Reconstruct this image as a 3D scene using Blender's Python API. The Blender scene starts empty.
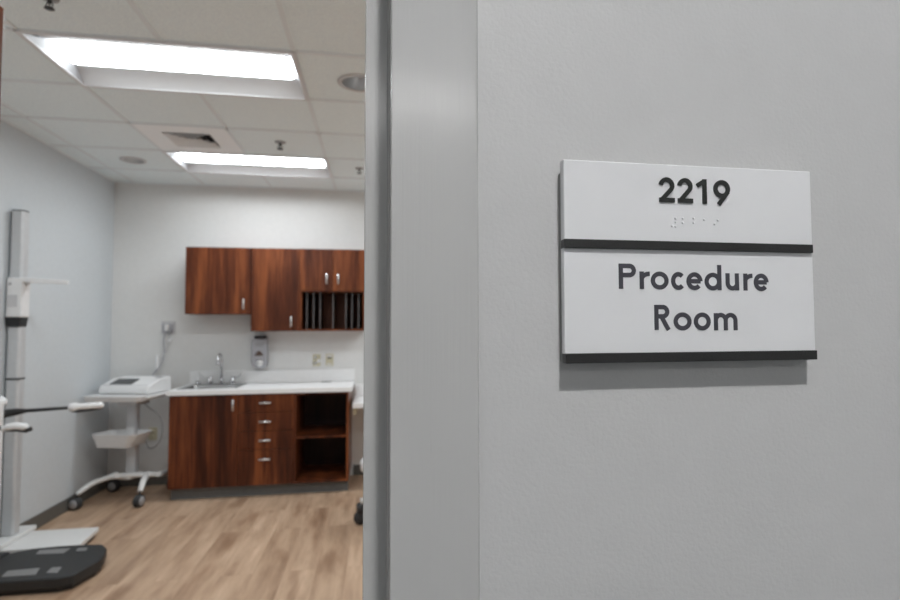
import bpy, bmesh, math, random
from mathutils import Vector, Matrix
random.seed(7)
SC = bpy.context.scene
COL = SC.collection
PI = math.pi

# ------------------------------------------------------------------ materials
def new_mat(name):
    m = bpy.data.materials.new(name); m.use_nodes = True
    nt = m.node_tree; b = nt.nodes['Principled BSDF']
    return m, nt, b

def coords(nt, scale=(1, 1, 1)):
    g = nt.nodes.new('ShaderNodeNewGeometry')
    mp = nt.nodes.new('ShaderNodeMapping'); mp.inputs['Scale'].default_value = scale
    nt.links.new(g.outputs['Position'], mp.inputs['Vector'])
    return mp.outputs['Vector']

def noise(nt, vec, scale, detail=3, rough=.5):
    n = nt.nodes.new('ShaderNodeTexNoise')
    n.inputs['Scale'].default_value = scale; n.inputs['Detail'].default_value = detail
    n.inputs['Roughness'].default_value = rough
    nt.links.new(vec, n.inputs['Vector'])
    return n.outputs['Fac']

def ramp(nt, fac, stops):
    r = nt.nodes.new('ShaderNodeValToRGB')
    while len(r.color_ramp.elements) < len(stops): r.color_ramp.elements.new(.5)
    for e, (p, c) in zip(r.color_ramp.elements, stops):
        e.position = p; e.color = (*c, 1)
    nt.links.new(fac, r.inputs['Fac'])
    return r.outputs['Color']

def bump(nt, b, height, strength, dist=.001):
    bp = nt.nodes.new('ShaderNodeBump')
    bp.inputs['Strength'].default_value = strength; bp.inputs['Distance'].default_value = dist
    nt.links.new(height, bp.inputs['Height']); nt.links.new(bp.outputs['Normal'], b.inputs['Normal'])

def mat(name, col, rough=.5, metal=0., var=.06, scale=30, bmp=0., bscale=200, bdist=.001, spec=.5, coat=0., stretch=(1, 1, 1)):
    m, nt, b = new_mat(name)
    v = coords(nt, stretch)
    n = noise(nt, v, scale)
    lo = tuple(c*(1-var) for c in col); hi = tuple(min(1, c*(1+var)) for c in col)
    nt.links.new(ramp(nt, n, [(.3, lo), (.7, hi)]), b.inputs['Base Color'])
    b.inputs['Roughness'].default_value = rough; b.inputs['Metallic'].default_value = metal
    b.inputs['Specular IOR Level'].default_value = spec
    b.inputs['Coat Weight'].default_value = coat; b.inputs['Coat Roughness'].default_value = .16
    if bmp: bump(nt, b, noise(nt, v, bscale, 2), bmp, bdist)
    return m

def emit(name, col, strength):
    m, nt, b = new_mat(name)
    b.inputs['Base Color'].default_value = (.8, .8, .8, 1)
    b.inputs['Emission Color'].default_value = (*col, 1)
    b.inputs['Emission Strength'].default_value = strength
    return m

def wood(name, dark, mid, light, rough=.32):
    m, nt, b = new_mat(name)
    v = coords(nt, (1, 1, .09))
    n = noise(nt, v, 9, 6, .62)
    n2 = noise(nt, coords(nt, (1, 1, .03)), 70, 3, .6)
    mx = nt.nodes.new('ShaderNodeMath'); mx.operation = 'MULTIPLY_ADD'
    nt.links.new(n2, mx.inputs[0]); mx.inputs[1].default_value = .35; nt.links.new(n, mx.inputs[2])
    nt.links.new(ramp(nt, mx.outputs[0], [(.50, dark), (.66, mid), (.82, light)]), b.inputs['Base Color'])
    b.inputs['Roughness'].default_value = rough
    b.inputs['Specular IOR Level'].default_value = .25
    return m

def floor_mat():
    m, nt, b = new_mat('oak planks')
    g = nt.nodes.new('ShaderNodeNewGeometry')
    sx = nt.nodes.new('ShaderNodeSeparateXYZ'); nt.links.new(g.outputs['Position'], sx.inputs[0])
    cb = nt.nodes.new('ShaderNodeCombineXYZ')
    nt.links.new(sx.outputs['Y'], cb.inputs['X']); nt.links.new(sx.outputs['X'], cb.inputs['Y'])
    br = nt.nodes.new('ShaderNodeTexBrick')
    br.offset = .37; br.offset_frequency = 2
    nt.links.new(cb.outputs[0], br.inputs['Vector'])
    br.inputs['Scale'].default_value = 1; br.inputs['Brick Width'].default_value = 1.22
    br.inputs['Row Height'].default_value = .18; br.inputs['Mortar Size'].default_value = .0012
    br.inputs['Mortar Smooth'].default_value = .1
    br.inputs['Color1'].default_value = (0, 0, 0, 1); br.inputs['Color2'].default_value = (1, 1, 1, 1)
    br.inputs['Mortar'].default_value = (.3, .3, .3, 1); br.inputs['Bias'].default_value = 0
    # shift grain from plank to plank
    ad = nt.nodes.new('ShaderNodeVectorMath'); ad.operation = 'MULTIPLY_ADD'
    nt.links.new(br.outputs['Color'], ad.inputs[0]); ad.inputs[1].default_value = (3.1, 7.3, 5.7)
    nt.links.new(g.outputs['Position'], ad.inputs[2])
    mp = nt.nodes.new('ShaderNodeMapping'); mp.inputs['Scale'].default_value = (1, .13, 1)
    nt.links.new(ad.outputs[0], mp.inputs['Vector'])
    n = noise(nt, mp.outputs[0], 11, 5, .6)
    mp2 = nt.nodes.new('ShaderNodeMapping'); mp2.inputs['Scale'].default_value = (1, .25, 1)
    nt.links.new(ad.outputs[0], mp2.inputs['Vector'])
    n2 = noise(nt, mp2.outputs[0], 6, 3, .5)
    c1 = ramp(nt, n, [(.30, (.36, .235, .155)), (.50, (.50, .345, .235)), (.72, (.64, .46, .325))])
    knots = ramp(nt, n2, [(.28, (.55, .46, .40)), (.46, (1, 1, 1))])
    mk = nt.nodes.new('ShaderNodeMix'); mk.data_type = 'RGBA'; mk.blend_type = 'MULTIPLY'
    mk.inputs[0].default_value = .8
    nt.links.new(c1, mk.inputs[6]); nt.links.new(knots, mk.inputs[7])
    tone = ramp(nt, br.outputs['Color'], [(0, (.86, .84, .82)), (1, (1.0, 1.0, 1.0))])
    mk2 = nt.nodes.new('ShaderNodeMix'); mk2.data_type = 'RGBA'; mk2.blend_type = 'MULTIPLY'
    mk2.inputs[0].default_value = 1
    nt.links.new(mk.outputs[2], mk2.inputs[6]); nt.links.new(tone, mk2.inputs[7])
    nt.links.new(mk2.outputs[2], b.inputs['Base Color'])
    b.inputs['Roughness'].default_value = .42
    bump(nt, b, br.outputs['Fac'], -.25, .001)
    return m

M = {}
M['hall_wall'] = mat('hall wall paint', (.58, .58, .58), .55, var=.012, scale=40, bmp=.35, bscale=320, bdist=.0008)
M['frame'] = mat('painted steel frame', (.51, .51, .505), .24, var=.01, bmp=.30, bscale=420, bdist=.0006, stretch=(1, 1, .02), coat=.7)
M['wall_blue'] = mat('blue grey wall paint', (.60, .635, .66), .6, var=.02, bmp=.1)
M['wall_white'] = mat('white wall paint', (.735, .735, .725), .6, var=.015, bmp=.1)
M['tile'] = mat('mineral ceiling tile', (.84, .92, .97), .9, var=.10, scale=160, bmp=.5, bscale=260, bdist=.002)
M['grid'] = mat('ceiling grid metal', (.78, .82, .84), .6, var=.01)
M['base'] = mat('rubber wall base', (.115, .11, .10), .5)
M['toe'] = mat('grey rubber toe base', (.13, .135, .135), .5)
M['floor'] = floor_mat()
M['carpet'] = mat('hall carpet', (.30, .31, .32), .95, var=.3, scale=400)
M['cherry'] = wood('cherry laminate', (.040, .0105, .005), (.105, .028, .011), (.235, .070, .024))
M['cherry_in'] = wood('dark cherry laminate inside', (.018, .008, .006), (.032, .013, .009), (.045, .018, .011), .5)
M['edge'] = mat('divider edge', (.17, .16, .16), .5)
M['cherry_back'] = wood('cherry pigeonhole back', (.09, .035, .022), (.16, .06, .035), (.24, .10, .06), .5)  # cherry lightened in colour to make up for weak light in the pigeonholes
M['counter'] = mat('white laminate', (.88, .88, .88), .35, var=.02)
M['steel'] = mat('brushed steel', (.62, .62, .62), .28, 1., var=.03)
M['sink_steel'] = mat('satin sink steel', (.36, .36, .36), .35, 1., var=.03)
M['nickel'] = mat('satin nickel', (.75, .75, .75), .3, .9, var=.03)
M['chrome'] = mat('chrome', (.62, .62, .64), .08, 1., var=.01)
M['alu'] = mat('anodised aluminium', (.60, .61, .62), .42, .3, var=.03)
M['plastic'] = mat('white plastic', (.78, .78, .78), .35, var=.02)
M['plastic_g'] = mat('light grey plastic', (.58, .58, .59), .38, var=.02)
M['soap'] = mat('grey dispenser plastic', (.40, .40, .43), .35, var=.02)
M['grey'] = mat('grey plastic', (.34, .34, .35), .45, var=.03)
M['dark'] = mat('dark plastic', (.035, .036, .038), .5, var=.1)
M['black'] = mat('black plastic', (.016, .016, .017), .4, var=.1)
M['rubber'] = mat('textured black rubber', (.018, .019, .020), .5, var=.2, scale=120, bmp=.3, bscale=500)
M['electrode'] = mat('electrode steel', (.30, .30, .30), .4, .6, var=.05)
M['white_paint'] = mat('white powder coat', (.74, .74, .73), .35, var=.02)
M['beige'] = mat('ivory plastic', (.62, .58, .42), .45, var=.03)
M['screen'] = mat('dark screen', (.045, .05, .055), .2, var=.1)
M['logo'] = mat('dark brown print', (.07, .035, .02), .5)
M['light_frame'] = mat('white enamel', (.72, .72, .73), .4, var=.01)
M['refl'] = mat('matt reflector enamel', (.54, .54, .545), .5, var=.01)
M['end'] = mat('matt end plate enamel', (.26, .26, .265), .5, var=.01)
M['vent_face'] = mat('vent face enamel', (.92, .93, .94), .5, var=.01)
M['louver'] = mat('diffuser enamel', (.80, .80, .80), .45, var=.01)
M['void'] = mat('duct interior', (.03, .03, .03), .9)
M['sign'] = mat('satin white sign panel', (.81, .815, .83), .42, var=.008)
M['sign_edge'] = mat('sign edge', (.50, .51, .50), .3, var=.03)
M['sign_back'] = mat('dark back plate', (.28, .28, .27), .5)
M['bar'] = mat('charcoal bar', (.020, .020, .020), .45, var=.15, scale=900, bmp=.15, bscale=900)
M['numerals'] = mat('black raised numerals', (.018, .020, .018), .45)
M['letters'] = mat('charcoal lettering', (.058, .057, .070), .5)
M['vinyl'] = mat('white vinyl', (.72, .72, .72), .4, var=.02)
M['lens'] = emit('lit diffuser', (.93, .985, 1.02), 19.)
M['hall_lens'] = emit('lit hall diffuser', (1.0, .99, .985), 9.5)
M['hall_spot'] = emit('lit downlight lens', (1.0, .99, .985), 1900.)

# ------------------------------------------------------------------ mesh building
class MB:
    def __init__(s): s.bm = bmesh.new(); s.smooth = False
    def box(s, x0, x1, y0, y1, z0, z1):
        v = [s.bm.verts.new(p) for p in ((x0,y0,z0),(x1,y0,z0),(x1,y1,z0),(x0,y1,z0),(x0,y0,z1),(x1,y0,z1),(x1,y1,z1),(x0,y1,z1))]
        for f in ((0,3,2,1),(4,5,6,7),(0,1,5,4),(1,2,6,5),(2,3,7,6),(3,0,4,7)): s.bm.faces.new([v[i] for i in f])
        return s
    def hexa(s, bot, top):
        """bot, top: lists of same number of 3D points (loops)"""
        a = [s.bm.verts.new(p) for p in bot]; b = [s.bm.verts.new(p) for p in top]
        n = len(a)
        s.bm.faces.new(a[::-1]); s.bm.faces.new(b)
        for i in range(n): s.bm.faces.new((a[i], a[(i+1) % n], b[(i+1) % n], b[i]))
        return s
    def quad(s, *p):
        s.bm.faces.new([s.bm.verts.new(q) for q in p]); return s
    def strip(s, la, lb):
        a = [s.bm.verts.new(p) for p in la]; b = [s.bm.verts.new(p) for p in lb]
        for i in range(len(a)-1): s.bm.faces.new((a[i], a[i+1], b[i+1], b[i]))
        return s
    def tube(s, pts, r, seg=12, cap=True, flat=1.0):
        pts = [Vector(p) for p in pts]; n = len(pts)
        rs = r if isinstance(r, (list, tuple)) else [r]*n
        rings = []; up = None
        for i, p in enumerate(pts):
            t = (pts[min(i+1, n-1)]-pts[max(i-1, 0)]).normalized()
            if up is None:
                up = Vector((0, 0, 1)) if abs(t.z) < .9 else Vector((0, 1, 0))
            up = (up - t*up.dot(t)).normalized(); side = t.cross(up)
            rings.append([s.bm.verts.new(p+side*math.cos(a)*rs[i]+up*math.sin(a)*rs[i]*flat) for a in (2*PI*k/seg for k in range(seg))])
        for i in range(n-1):
            for k in range(seg):
                f = s.bm.faces.new((rings[i][k], rings[i][(k+1) % seg], rings[i+1][(k+1) % seg], rings[i+1][k])); f.smooth = True
        if cap:
            s.bm.faces.new(rings[0][::-1]); s.bm.faces.new(rings[-1])
        return s
    def lathe(s, prof, c, seg=32, axis='z', cap=True):
        """prof list of (r, h) about axis through c"""
        rings = []
        for r, h in prof:
            ring = []
            for k in range(seg):
                a = 2*PI*k/seg; u, w = math.cos(a)*r, math.sin(a)*r
                p = {'z': (u, w, h), 'y': (u, h, w), 'x': (h, u, w)}[axis]
                ring.append(s.bm.verts.new(Vector(p)+Vector(c)))
            rings.append(ring)
        for i in range(len(rings)-1):
            for k in range(seg):
                f = s.bm.faces.new((rings[i][k], rings[i][(k+1) % seg], rings[i+1][(k+1) % seg], rings[i+1][k])); f.smooth = True
        if cap and prof[0][0] > 1e-6: s.bm.faces.new(rings[0][::-1])
        if cap and prof[-1][0] > 1e-6: s.bm.faces.new(rings[-1])
        return s
    def prism(s, poly, y0, y1):
        """poly in (x,z), extruded along y"""
        a = [s.bm.verts.new((x, y0, z)) for x, z in poly]; b = [s.bm.verts.new((x, y1, z)) for x, z in poly]
        n = len(a); s.bm.faces.new(a); s.bm.faces.new(b[::-1])
        for i in range(n): s.bm.faces.new((a[i], b[i], b[(i+1) % n], a[(i+1) % n]))
        return s
    def prism_z(s, poly, z0, z1):
        return s.hexa([(x, y, z0) for x, y in poly], [(x, y, z1) for x, y in poly])
    def build(s, name, m, parent=None, bevel=0., seg=2, origin=None, label=None, recalc=True):
        bm = s.bm
        if recalc:
            bmesh.ops.remove_doubles(bm, verts=bm.verts, dist=1e-6)
            bmesh.ops.recalc_face_normals(bm, faces=bm.faces)
        off = Vector((0, 0, 0)); p = parent
        if parent is not None and not parent.get('_local'):
            while p.parent is not None: p = p.parent
            if not p.get('_local'): off = p.location.copy()
        elif parent is None and origin is not None: off = Vector(origin)
        if off.length: bmesh.ops.translate(bm, verts=bm.verts, vec=-off)
        me = bpy.data.meshes.new(name); bm.to_mesh(me); bm.free()
        me.materials.append(m)
        o = bpy.data.objects.new(name, me); COL.objects.link(o)
        if parent is not None: o.parent = parent
        elif origin is not None: o.location = origin
        if bevel:
            b = o.modifiers.new('bevel', 'BEVEL'); b.width = bevel; b.segments = seg; b.limit_method = 'ANGLE'; b.angle_limit = math.radians(40)
            for f in me.polygons: f.use_smooth = True
            w = o.modifiers.new('wn', 'WEIGHTED_NORMAL'); w.keep_sharp = False
        if label: o['label'] = label
        return o

def tag(o, label, cat, group=None):
    o['label'] = label; o['category'] = cat
    if group: o['group'] = group
    return o
def thing(name, label, cat, loc, rot=0, group=None, local=False):
    o = bpy.data.objects.new(name, None); COL.objects.link(o)
    o.empty_display_size = .05
    o.location = loc; o.rotation_euler = (0, 0, rot)
    if local: o['_local'] = 1
    return tag(o, label, cat, group)
def struct(o): o['kind'] = 'structure'; return o
def copy_tree(o, parent=None):
    c = o.copy(); COL.objects.link(c)
    if parent is not None: c.parent = parent
    for ch in list(o.children): copy_tree(ch, c)
    return c
def rrect(x0, x1, y0, y1, r, n=6):
    pts = []
    for cx, cy, a0 in ((x1-r, y1-r, 0), (x0+r, y1-r, 90), (x0+r, y0+r, 180), (x1-r, y0+r, 270)):
        for k in range(n+1):
            a = math.radians(a0+90*k/n); pts.append((cx+r*math.cos(a), cy+r*math.sin(a)))
    return pts

# ------------------------------------------------------------------ dimensions (metres)
XL, XR = -2.427, 3.0        # room side walls
YB = 5.886                   # back wall
CEIL = 2.807
WY0, WY1 = .372, .515        # hall wall front and room faces
FX = .0076                   # right jamb face edge (opening side)
OPW = .93                    # opening width
FY = .367                    # frame face
DH = 2.135
T = .61; GX, GY = -.417, 2.929

# ------------------------------------------------------------------ floor, ceiling, walls
struct(MB().box(XL-.05, XR+.05, WY1-.07, YB+.05, -.05, 0).build('floor', M['floor']))
struct(MB().box(-3.5, 4, -3.1, WY1-.07, -.05, 0).build('floor', M['carpet']))

lights = [(-1.637, 4.759), (-1.637, 2.929), (-1.637, 1.099), (.803, 4.759), (.803, 2.929), (.803, 1.099)]
holes = {}   # cell -> (cx, cy, r)
xs = [XL] + [GX+T*k for k in range(-3, 6) if XL < GX+T*k < XR] + [XR]
ys = [WY1] + [GY+T*k for k in range(-4, 5) if WY1 < GY+T*k < YB] + [YB]
downs = [(-1.962, 5.075, .085), (-.112, 3.25, .105)]
ct = MB(); TZ = CEIL+.007
for i in range(len(xs)-1):
    for j in range(len(ys)-1):
        x0, x1, y0, y1 = xs[i], xs[i+1], ys[j], ys[j+1]
        cx, cy = (x0+x1)/2, (y0+y1)/2
        if any(lx < cx < lx+2*T and ly < cy < ly+T for lx, ly in lights): continue
        if -1.637 < cx < -1.027 and 4.149 < cy < 4.759: continue
        h = [d for d in downs if x0 < d[0] < x1 and y0 < d[1] < y1]
        if h:
            dx, dy, r = h[0]; N = 32; inner = []; outer = []
            for k in range(N+1):
                a = 2*PI*k/N+.001; c, s_ = math.cos(a), math.sin(a)
                t = min(((x1-dx)/c if c > 0 else (x0-dx)/c) if abs(c) > 1e-6 else 9, ((y1-dy)/s_ if s_ > 0 else (y0-dy)/s_) if abs(s_) > 1e-6 else 9)
                inner.append((dx+c*r, dy+s_*r, TZ)); outer.append((dx+c*t, dy+s_*t, TZ))
            ct.strip(inner, outer)
            for (qx, qy) in ((x0, y0), (x1, y0), (x1, y1), (x0, y1)):   # corner slivers sit above
                pass
            ct.quad((x0, y0, TZ+.13), (x1, y0, TZ+.13), (x1, y1, TZ+.13), (x0, y1, TZ+.13))
        else:
            ct.quad((x0, y0, TZ), (x0, y1, TZ), (x1, y1, TZ), (x1, y0, TZ))
ceiling = struct(ct.build('ceiling', M['tile'], recalc=False))
gb = MB(); w = .012
for x in xs[1:-1]:
    for j in range(len(ys)-1):
        y0, y1 = ys[j], ys[j+1]; cy = (y0+y1)/2
        if any(lx+.1 < x < lx+2*T-.1 and ly < cy < ly+T for lx, ly in lights): continue
        gb.box(x-w, x+w, y0, y1, CEIL, TZ+.002)
for y in ys[1:-1]:
    gb.box(XL, XR, y-w, y+w, CEIL, TZ+.0021)
gb.box(XL, XL+.02, WY1, YB, CEIL-.001, TZ+.002); gb.box(XL, XR, YB-.02, YB, CEIL-.001, TZ+.002)
g = gb.build('ceiling_grid', M['grid'], ceiling)
struct(MB().box(-3.5, 4, -3.1, WY0, 2.74, 2.80).build('ceiling', M['tile']))
# roof slab well above the room, closing the plenum
struct(MB().box(XL-.05, XR+.05, WY1, YB+.05, 3.0, 3.05).build('ceiling', M['void']))

struct(MB().box(XL-.08, XL, WY1, YB+.08, -.02, 3.0).build('wall_left', M['wall_blue']))
struct(MB().box(XL, XR, YB, YB+.08, -.02, 3.0).build('wall_back', M['wall_white']))
struct(MB().box(XR, XR+.08, WY1, YB+.08, -.02, 3.0).build('wall_right', M['wall_white']))
wf = MB()
jr, jl = FX+.028, FX-OPW-.028   # rough opening hidden by the frame faces
wf.box(jr, 4.0, WY0, WY1, -.02, 3.0); wf.box(-3.5, jl, WY0, WY1, -.02, 3.0); wf.box(jl, jr, WY0, WY1, DH+.03, 3.0)
struct(wf.build('wall_front', M['hall_wall']))
struct(MB().box(-3.5, 4, -3.18, -3.1, -.02, 2.8).build('wall_hall', M['wall_white']))
struct(MB().box(-3.58, -3.5, -3.18, WY0, -.02, 2.8).build('wall_hall_left', M['wall_white']))
struct(MB().box(4.0, 4.08, -3.18, WY0, -.02, 2.8).build('wall_hall_right', M['wall_white']))
struct(MB().box(XL, XL+.008, WY1, YB, 0, .10).build('baseboard_left', M['base'], bevel=.003))
b = MB(); b.box(XL+.008, -1.73, YB-.008, YB, 0, .10); b.box(-.235, XR, YB-.008, YB, 0, .10)
struct(b.build('baseboard_back', M['base'], bevel=.003))
struct(MB().box(XR-.008, XR, WY1, YB-.008, 0, .10).build('baseboard_right', M['base'], bevel=.003))

# door frame: hollow-metal profile swept as two jambs and a head
def jamb_profile(sg, xe):
    # (x, y) outline; sg=+1 the right jamb (body towards +x), opening at xe
    o = lambda d, y: (xe+sg*d, y)
    W = .0555
    S = -.0176                                   # stop projects into the opening
    R = -.0005
    return [o(W, FY), o(0, FY), o(0, .416), o(R-.001, .4170), o(R-.001, .4220), o(S, .4220), o(S, .475), o(0, .475), o(0, WY1+.005), o(W, WY1+.005),
            o(W, WY1+.0005), o(.026, WY1+.0005), o(.026, WY0-.0005), o(W, WY0-.0005)]
fr = MB()
for sg, xe in ((1, FX), (-1, FX-OPW)):
    p = jamb_profile(sg, xe); fr.hexa([(x, y, 0) for x, y in p], [(x, y, DH) for x, y in p])
hx0, hx1 = FX-OPW-.0555, FX+.0555
fr.box(hx0, hx1, FY, WY0-.0005, DH, DH+.05); fr.box(hx0, hx1, WY1+.0005, WY1+.005, DH, DH+.05)
fr.box(FX-OPW-.02, FX+.02, FY+.001, WY1+.004, DH-.001, DH+.02); fr.box(FX-OPW, FX, .4220, .475, DH-.017, DH)
struct(fr.build('trim_1', M['frame'], bevel=.0017, seg=3))
# paint bead where the frame meets the wall
struct(MB().tube([(FX+.0562, WY0+.0004, 0), (FX+.0562, WY0+.0004, DH+.05)], .0013, 8).build('trim_2', M['hall_wall']))

# open door leaf, cherry veneer, swung into the room on the left jamb
hinge = Vector((FX-OPW+.002, WY1+.012, 0)); free = Vector((-.780, 1.357, 0))
dv = (free-hinge).normalized(); nv = Vector((-dv.y, dv.x, 0))   # thickness to the left
L_ = (free-hinge).length
def dp(a, t, z): q = hinge+dv*a+nv*t; return (q.x, q.y, z)
dl = MB(); dl.hexa([dp(0,0,.012), dp(L_,0,.012), dp(L_,.044,.012), dp(0,.044,.012)], [dp(0,0,2.12), dp(L_,0,2.12), dp(L_,.044,2.12), dp(0,.044,2.12)])
door = struct(dl.build('door_1', M['cherry'], bevel=.004, seg=3))
eb = MB(); eb.hexa([dp(L_,.006,.03), dp(L_+.0015,.006,.03), dp(L_+.0015,.038,.03), dp(L_,.038,.03)], [dp(L_,.006,2.09), dp(L_+.0015,.006,2.09), dp(L_+.0015,.038,2.09), dp(L_,.038,2.09)])
eb.build('edge_strip', M['nickel'], door)
lh = MB(); 
for sgn, t0 in ((-1, 0), (1, .044)):
    a = Vector(dp(L_-.06, t0, .97)); lh.tube([a, a+nv*sgn*.05], .01, 12)
    lh.tube([a+nv*sgn*.045, a+nv*sgn*.05-dv*.06, a+nv*sgn*.045-dv*.12], .009, 12); lh.tube([a, a+nv*sgn*.008], .028, 24)
lh.build('door_handle', M['nickel'], door)

# ------------------------------------------------------------------ sign
SX0, SX1 = .1190, .3040
SZ1, SZm1, SZm0, SZb1, SZb0 = 1.5504, 1.4975, 1.4917, 1.4227, 1.4163
sg = thing('room_sign', 'white wall sign reading 2219 and Procedure Room with charcoal bars', 'sign', ((SX0+SX1)/2, WY0, SZb0))
MB().box(SX0+.0010, SX1-.006, .3672, WY0, SZb0+.0005, SZ1-.007).build('back_plate', M['sign_back'], sg)
up = MB().box(SX0+.0003, SX1-.0002, .3602, .3672, SZm1-.0005, SZ1).build('number_panel', M['sign'], sg, bevel=.0009, seg=3)
MB().box(SX0+.0003, SX1+.0006, .3614, .3672, SZb1-.0005, SZm0+.0005).build('name_panel', M['sign'], sg, bevel=.0007, seg=3)
MB().box(SX0+.0004, SX1-.0006, .3592, .3672, SZm0, SZm1).build('bar', M['bar'], sg, bevel=.0003, label='upper charcoal bar between the two panels')
MB().box(SX0+.0004, SX1-.0003, .3588, .3672, SZb0, SZb1).build('bar', M['bar'], sg, bevel=.0003, label='lower charcoal bar along the bottom edge')

def arc(cx, cz, rx, rz, a0, a1, n=22):
    return [(cx+rx*math.cos(math.radians(a0+(a1-a0)*k/n)), cz+rz*math.sin(math.radians(a0+(a1-a0)*k/n))) for k in range(n+1)]
# glyph strokes in units: x 0..1 of glyph width, z in cap heights; given stroke half width h (in z units), aspect a = glyph width in cap heights
def glyph(ch, w, h):
    X = .70  # x height
    if ch == 'P':
        b = .46; r = (1-b)/2
        return [[(h, 0), (h, 1)], [(h, 1-h), (w-h-(r-h), 1-h)] + arc(w-r, 1-r, r-h, r-h, 90, -90) + [(h, b+h)]]
    if ch == 'R':
        b = .45; r = (1-b)/2
        return [[(h, 0), (h, 1)], [(h, 1-h), (w-.06-r, 1-h)] + arc(w-.06-r, 1-r, r-h, r-h, 90, -90) + [(h, b+h)], [(w*.42, b+h), (w-h*1.1, 0)]]
    if ch == 'o':
        return [arc(w/2, X/2, w/2-h, X/2-h+.012, 0, 360, 40)]
    if ch == 'c':
        return [arc(w*.52, X/2, w*.52-h, X/2-h+.012, 44, 316, 30)]
    if ch == 'e':
        rx, rz = w/2-h, X/2-h+.012
        return [[(h, X/2), (w-h, X/2)], arc(w/2, X/2, rx, rz, 0, 318, 36)]
    if ch == 'd':
        return [[(w-h, 0), (w-h, 1.03)], arc(w/2-.01, X/2, w/2-h-.01, X/2-h+.012, 0, 360, 40)]
    if ch == 'u':
        r = w/2-h
        return [[(h, X), (h, r+h)] + arc(w/2, r+h-.005, r, r, 180, 360, 20)[1:], [(w-h, 0), (w-h, X)]]
    if ch == 'r':
        r = w*.75
        return [[(h, 0), (h, X)], arc(w-.0, X-h-r*.72, w-h, r*.72, 176, 88, 14)]
    if ch == 'm':
        r = (w-2*h)/4
        return [[(h, 0), (h, X)], arc(h+r, X-r-h+.012, r, r, 180, 0, 16)+[(h+2*r, 0)], arc(h+3*r, X-r-h+.012, r, r, 180, 0, 16)+[(w-h, 0)]]
    if ch == '2':
        r = w/2-h
        top = arc(w/2-.01, 1-r-h, r, r, 172, -38, 26)
        return [top + [(h*1.3, h*1.15)], [(0, h), (w, h)]]
    if ch == '1':
        return [[(w-h, 0), (w-h, 1)], [(w-h*1.2, 1-h*.9), (.03, 1-.27)]]
    if ch == '9':
        r = w/2-h
        return [arc(w/2, 1-r-h, r, r, 0, 360, 36), [(w-h-.012, 1-r-h-.12), (w*.30, 0)]]

def stroke(mb, pts, hw, y0, y1):
    """flat ribbon of half-width hw along pts in (x,z), extruded y0..y1"""
    raw = [Vector(p) for p in pts]; pts = [raw[0]]
    for p in raw[1:]:
        if (p-pts[-1]).length > 2e-5: pts.append(p)
    n = len(pts)
    closed = (pts[0]-pts[-1]).length < 1e-5
    if closed: pts = pts[:-1]; n -= 1
    L, R = [], []
    for i in range(n):
        if closed: a, b_ = pts[i]-pts[i-1], pts[(i+1) % n]-pts[i]
        else: a = pts[i]-pts[i-1] if i else pts[1]-pts[0]; b_ = pts[i+1]-pts[i] if i < n-1 else pts[i]-pts[i-1]
        a.normalize(); b_.normalize(); na, nb = Vector((-a.y, a.x)), Vector((-b_.y, b_.x))
        m_ = (na+nb).normalized(); k = hw/max(.35, m_.dot(na))
        L.append(pts[i]+m_*k); R.append(pts[i]-m_*k)
    V = [[mb.bm.verts.new((p.x, y, p.y)) for p in S] for S in (L, R) for y in (y0, y1)]
    L0, L1, R0, R1 = V
    rng = range(n) if closed else range(n-1)
    for i in rng:
        j = (i+1) % n
        for q in ((L0[i], L0[j], R0[j], R0[i]), (L1[i], R1[i], R1[j], L1[j]), (L0[i], L1[i], L1[j], L0[j]), (R0[i], R0[j], R1[j], R1[i])):
            mb.bm.faces.new(q)
    if not closed:
        mb.bm.faces.new((L0[0], R0[0], R1[0], L1[0])); mb.bm.faces.new((L0[-1], L1[-1], R1[-1], R0[-1]))

def write(name, text, m, cap, hw, y0, y1, label=None):
    """text: list of (char, x_left, x_right, baseline z)"""
    mb = MB()
    for k, (ch, xa, xb, z) in enumerate(text):
        ww = (xb-xa)/cap
        for q, st in enumerate(glyph(ch, ww, hw/cap)):
            stroke(mb, [(xa+x*cap, z+zz*cap) for x, zz in st], hw, y0+8e-6*q, y1)
    return mb.build(name, m, sg, label=label, recalc=False)
# LETTER TABLES
PR_CAP, PR_H = 0.01692, 0.00152
PRO = [('P', 0.15736, 0.16965, 1.46509), ('r', 0.17221, 0.17934, 1.46506), ('o', 0.18025, 0.19311, 1.46498), ('c', 0.19496, 0.20535, 1.46487), ('e', 0.20628, 0.2182, 1.46481), ('d', 0.21977, 0.23248, 1.46469), ('u', 0.23567, 0.24581, 1.46466), ('r', 0.24921, 0.25604, 1.46461), ('e', 0.25718, 0.26867, 1.46452)]
ROO = [('R', 0.18229, 0.19421, 1.43763), ('o', 0.19621, 0.20938, 1.43742), ('o', 0.2111, 0.22366, 1.43734), ('m', 0.22603, 0.2439, 1.43711)]
NUM = [('2', 0.1867, 0.19793, 1.52416), ('2', 0.20038, 0.21145, 1.52418), ('1', 0.21432, 0.22182, 1.52402), ('9', 0.22714, 0.2395, 1.52399)]
NUM_CAP, NUM_H = 0.01693, 0.00148
BRAILLE = [(0.19853, 1.51339), (0.19858, 1.51083), (0.19607, 1.50803), (0.19841, 1.50782), (0.20385, 1.51355), (0.20378, 1.51052), (0.21196, 1.51379), (0.21189, 1.51075), (0.21982, 1.5131), (0.23016, 1.51294), (0.22757, 1.51027)]
write('room_number', NUM, M['numerals'], NUM_CAP, NUM_H, .3592, .3604, label='raised black numerals 2219')
write('room_name', PRO, M['letters'], PR_CAP, PR_H, .3611, .3615, label='charcoal lettering Procedure')
write('room_name', ROO, M['letters'], PR_CAP, PR_H, .3611, .3615, label='charcoal lettering Room')
bd = MB()
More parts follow.
